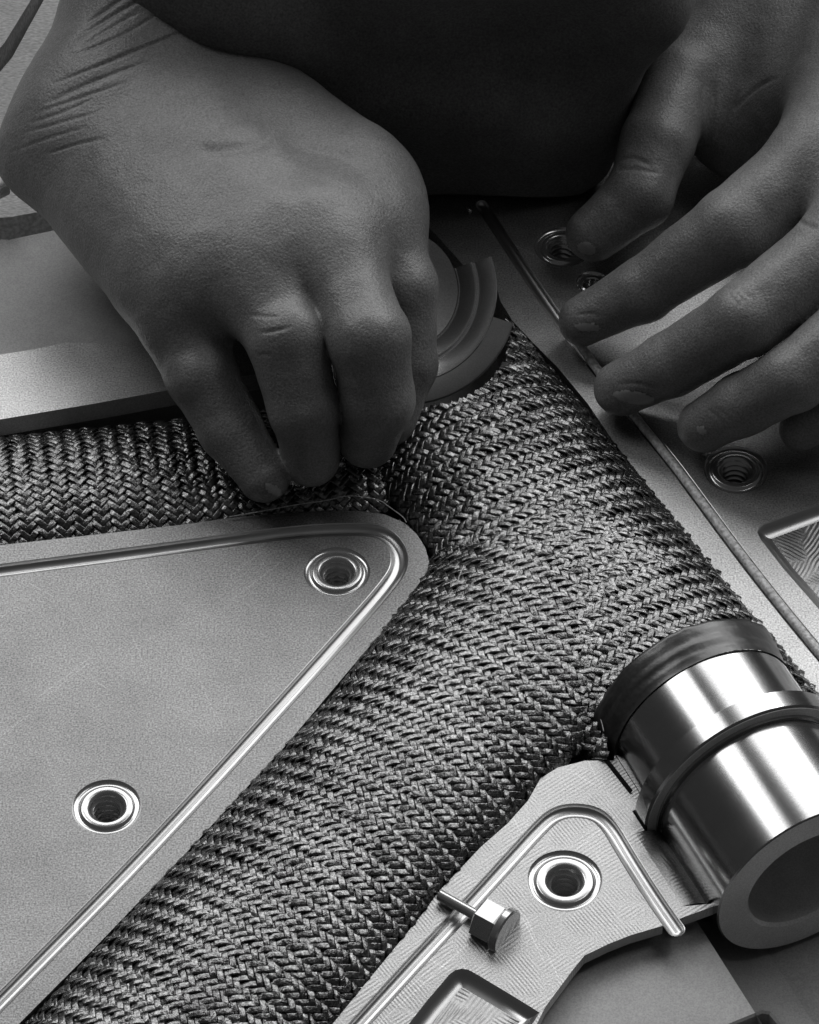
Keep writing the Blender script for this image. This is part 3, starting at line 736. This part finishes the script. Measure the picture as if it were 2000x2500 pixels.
fingA = [
    [J(325, 560, 38, 12), J(425, 790, 27, 9.9), J(487, 905, 17, 8.8), J(556, 1003, 10.5, 7.2)],
    [J(500, 540, 47, 12.5), J(605, 715, 44, 10.8), J(640, 860, 29, 9.5), J(655, 965, 14, 7.8)],
    [J(660, 450, 52, 13), J(778, 715, 47, 11.0), J(796, 840, 31, 9.8), J(775, 925, 16, 8.2)],
    [J(745, 360, 51, 12), J(846, 605, 39, 9.8), J(850, 765, 22, 9.4), J(815, 880, 11, 8.2)],
    [J(640, 240, 28, 11), J(720, 420, 22, 10), J(760, 600, 13, 9), J(770, 720, 9, 7.5)],
]
fw, fd_ = 0.40, 0.30
linA = [([(20, 325), (110, 290), (190, 268)], fw, fd_), ([(45, 285), (130, 258), (225, 228)], fw, fd_), ([(70, 240), (150, 215), (260, 170)], fw, fd_),
        ([(120, 205), (220, 165), (350, 115)], fw, 0.5), ([(105, 180), (230, 130), (390, 65)], fw, 0.5), ([(140, 120), (250, 75), (350, 15)], fw, 0.55),
        ([(150, 85), (240, 35), (330, -20)], 0.5, 0.6), ([(180, 148), (280, 106), (400, 60)], fw, 0.4), ([(180, 50), (230, 15), (280, -10)], 0.5, 0.55),
        ([(100, 324), (160, 306), (225, 288)], fw, 0.5), ([(60, 262), (140, 232), (200, 205)], fw, 0.35), ([(95, 222), (180, 185), (250, 155)], fw, 0.35), ([(160, 105), (230, 65), (300, 25)], fw, 0.4),
        ([(545, 702), (580, 700), (612, 688)], 0.5, 0.45), ([(525, 662), (555, 668), (590, 662)], 0.45, 0.3), ([(540, 745), (560, 742), (580, 745)], 0.45, 0.25),
        ([(440, 318), (500, 310), (560, 296)], 1.6, 0.7), ([(540, 340), (600, 358), (660, 350)], 5.0, 1.3),
        ]
add_hand('hand', 'hand pressing the braid with its fingertips, back of the hand up', palmA, fingA, linA, [(575, 1030, 22, 12, 0.6)])

# the hand that lays the cord (right of the picture)
palmB = [
    (D3(1830, 40, 44), D3(1725, 330, 48), 17, 13),
    (D3(1900, 60, 46), D3(1800, 490, 48), 17, 13),
    (D3(1960, 120, 42), D3(1880, 620, 44), 16, 12.5),
    (D3(2010, 180, 38), D3(1945, 720, 36), 15, 11.5),
    (D3(1800, 30, 34), D3(1620, 10, 34), 17, 16),
    (D3(1620, 10, 34), D3(1470, 110, 32), 16, 12),
    (D3(1720, 120, 26), D3(1600, 260, 24), 14, 12),
    (D3(1600, 60, 26), D3(1500, 240, 20), 14, 10), (D3(1640, 160, 24), D3(1555, 300, 18), 13, 9),
    (D3(1660, 60, 36), D3(1700, 230, 34), 15, 13),
    (D3(1900, 20, 42), D3(2010, -260, 70), 24, 26),
]
fingB = [
    [J(1725, 335, 48, 13), J(1545, 478, 41, 11.2), J(1355, 610, 21, 9.0), J(1228, 676, 10, 7.2)],
    [J(1800, 500, 48, 13), J(1570, 672, 38, 10.4), J(1412, 768, 20, 9.0), J(1308, 818, 10, 7.7)],
    [J(1880, 640, 44, 12.5), J(1670, 796, 32, 9.2), J(1562, 852, 20, 8.6), J(1482, 896, 11, 7.4)],
    [J(1945, 720, 36, 11.5), J(1840, 800, 27, 8.2), J(1745, 866, 16, 7.0), J(1688, 903, 10, 6.4)],
    [J(1620, 10, 34, 15), J(1437, 165, 33, 11.4), J(1385, 300, 29, 10.6), J(1348, 410, 22, 9.8), J(1250, 492, 13, 8.2)],
]
linB = [([(1305, 335), (1335, 325), (1375, 345)], 0.5, 0.4), ([(1300, 362), (1340, 352), (1390, 368)], 0.55, 0.5), ([(1315, 345), (1345, 338), (1375, 352)], 0.45, 0.3),
        ([(1505, 170), (1500, 230), (1490, 300)], 0.7, 0.6), ([(1560, 190), (1530, 240), (1505, 300)], 0.6, 0.5), ([(1480, 180), (1478, 240), (1470, 310)], 0.6, 0.4), ([(1640, 165), (1590, 190), (1545, 235)], 0.6, 0.5),
        ([(1545, 615), (1560, 625), (1570, 640)], 0.45, 0.35), ([(1555, 605), (1572, 615), (1582, 630)], 0.45, 0.35), ([(1538, 622), (1552, 633), (1560, 648)], 0.45, 0.25),
        ([(1300, 812), (1340, 802), (1392, 820)], 0.45, 0.35), ([(1490, 860), (1510, 880), (1530, 905)], 0.45, 0.3), ([(1505, 855), (1528, 875), (1545, 895)], 0.45, 0.25),
        ([(1680, 465), (1695, 480), (1720, 480)], 0.6, 0.5), ([(1215, 664), (1238, 658), (1262, 664)], 0.45, 0.3)]
add_hand('hand', 'hand laying the sealing cord, fingers spread to the left', palmB, fingB, linB, [(1335, 836, 46, 15, 0.15), (1238, 688, 30, 11, 0.05), (1236, 522, 22, 14, 0.3), (1478, 905, 14, 10, 0.6)])

# the shirt: lower torso and upper arms
bR = np.array(d(1300, 425)); cx = float(np.array(d(860, 430))[0]); ax0 = bR[0]-cx
fy = float(np.array(d(1050, 440))[1])
h = 4.0; lo = np.array([-330, fy-40, -2.0]); hi = np.array([330, fy+520, 300])
Fl = Field(lo, hi, h); X = Fl.ax[0][:, None, None]; Y = Fl.ax[1][None, :, None]; Z = Fl.ax[2][None, None, :]
aa = ax0+np.clip(Z, 0, 100)*0.26+0*X+0*Y; bb = 62+0*Z
cyy = fy+62+np.clip(Z-105, 0, 400)*1.7  # unseen upper torso leans back, shaped to let the light past
ux = (X-cx)/aa; uy = (Y-cyy)/bb; rr = (np.abs(ux)**7+np.abs(uy)**7)**(1/7)
D = ((rr-1)*np.minimum(aa, bb)).astype(np.float32)
D += (4.0*np.sin(X*0.045+Z*0.09+0.8)*np.exp(-((Z-55)/50.0)**2)+2.6*np.sin(X*0.035-Z*0.10+1.0)*np.exp(-((Z-70)/60.0)**2)+1.2*np.sin(X*0.12+Z*0.05)).astype(np.float32)
Fl.cone(D, (cx-120, fy+390, 250), tuple(d(400, -330, 95)), 60, 40, 20)
Fl.cone(D, (cx+130, fy+390, 250), tuple(d(2010, -260, 70)+np.array([20, 60, 40])), 60, 40, 20)
D = np.maximum(D, (0.6-Z)+0*X+0*Y)
for q in range(3):
    sl = [slice(None)]*3; sl[q] = 0; D[tuple(sl)] = 5; sl[q] = -1; D[tuple(sl)] = 5
V, Q = surface_nets(D.astype(np.float32), Fl.lo, h); V = smooth_mesh(V, Q, 2)
sh = link_mesh('shirt', V-np.array([0, 150, 0]), Q, M_SHIRT, person)
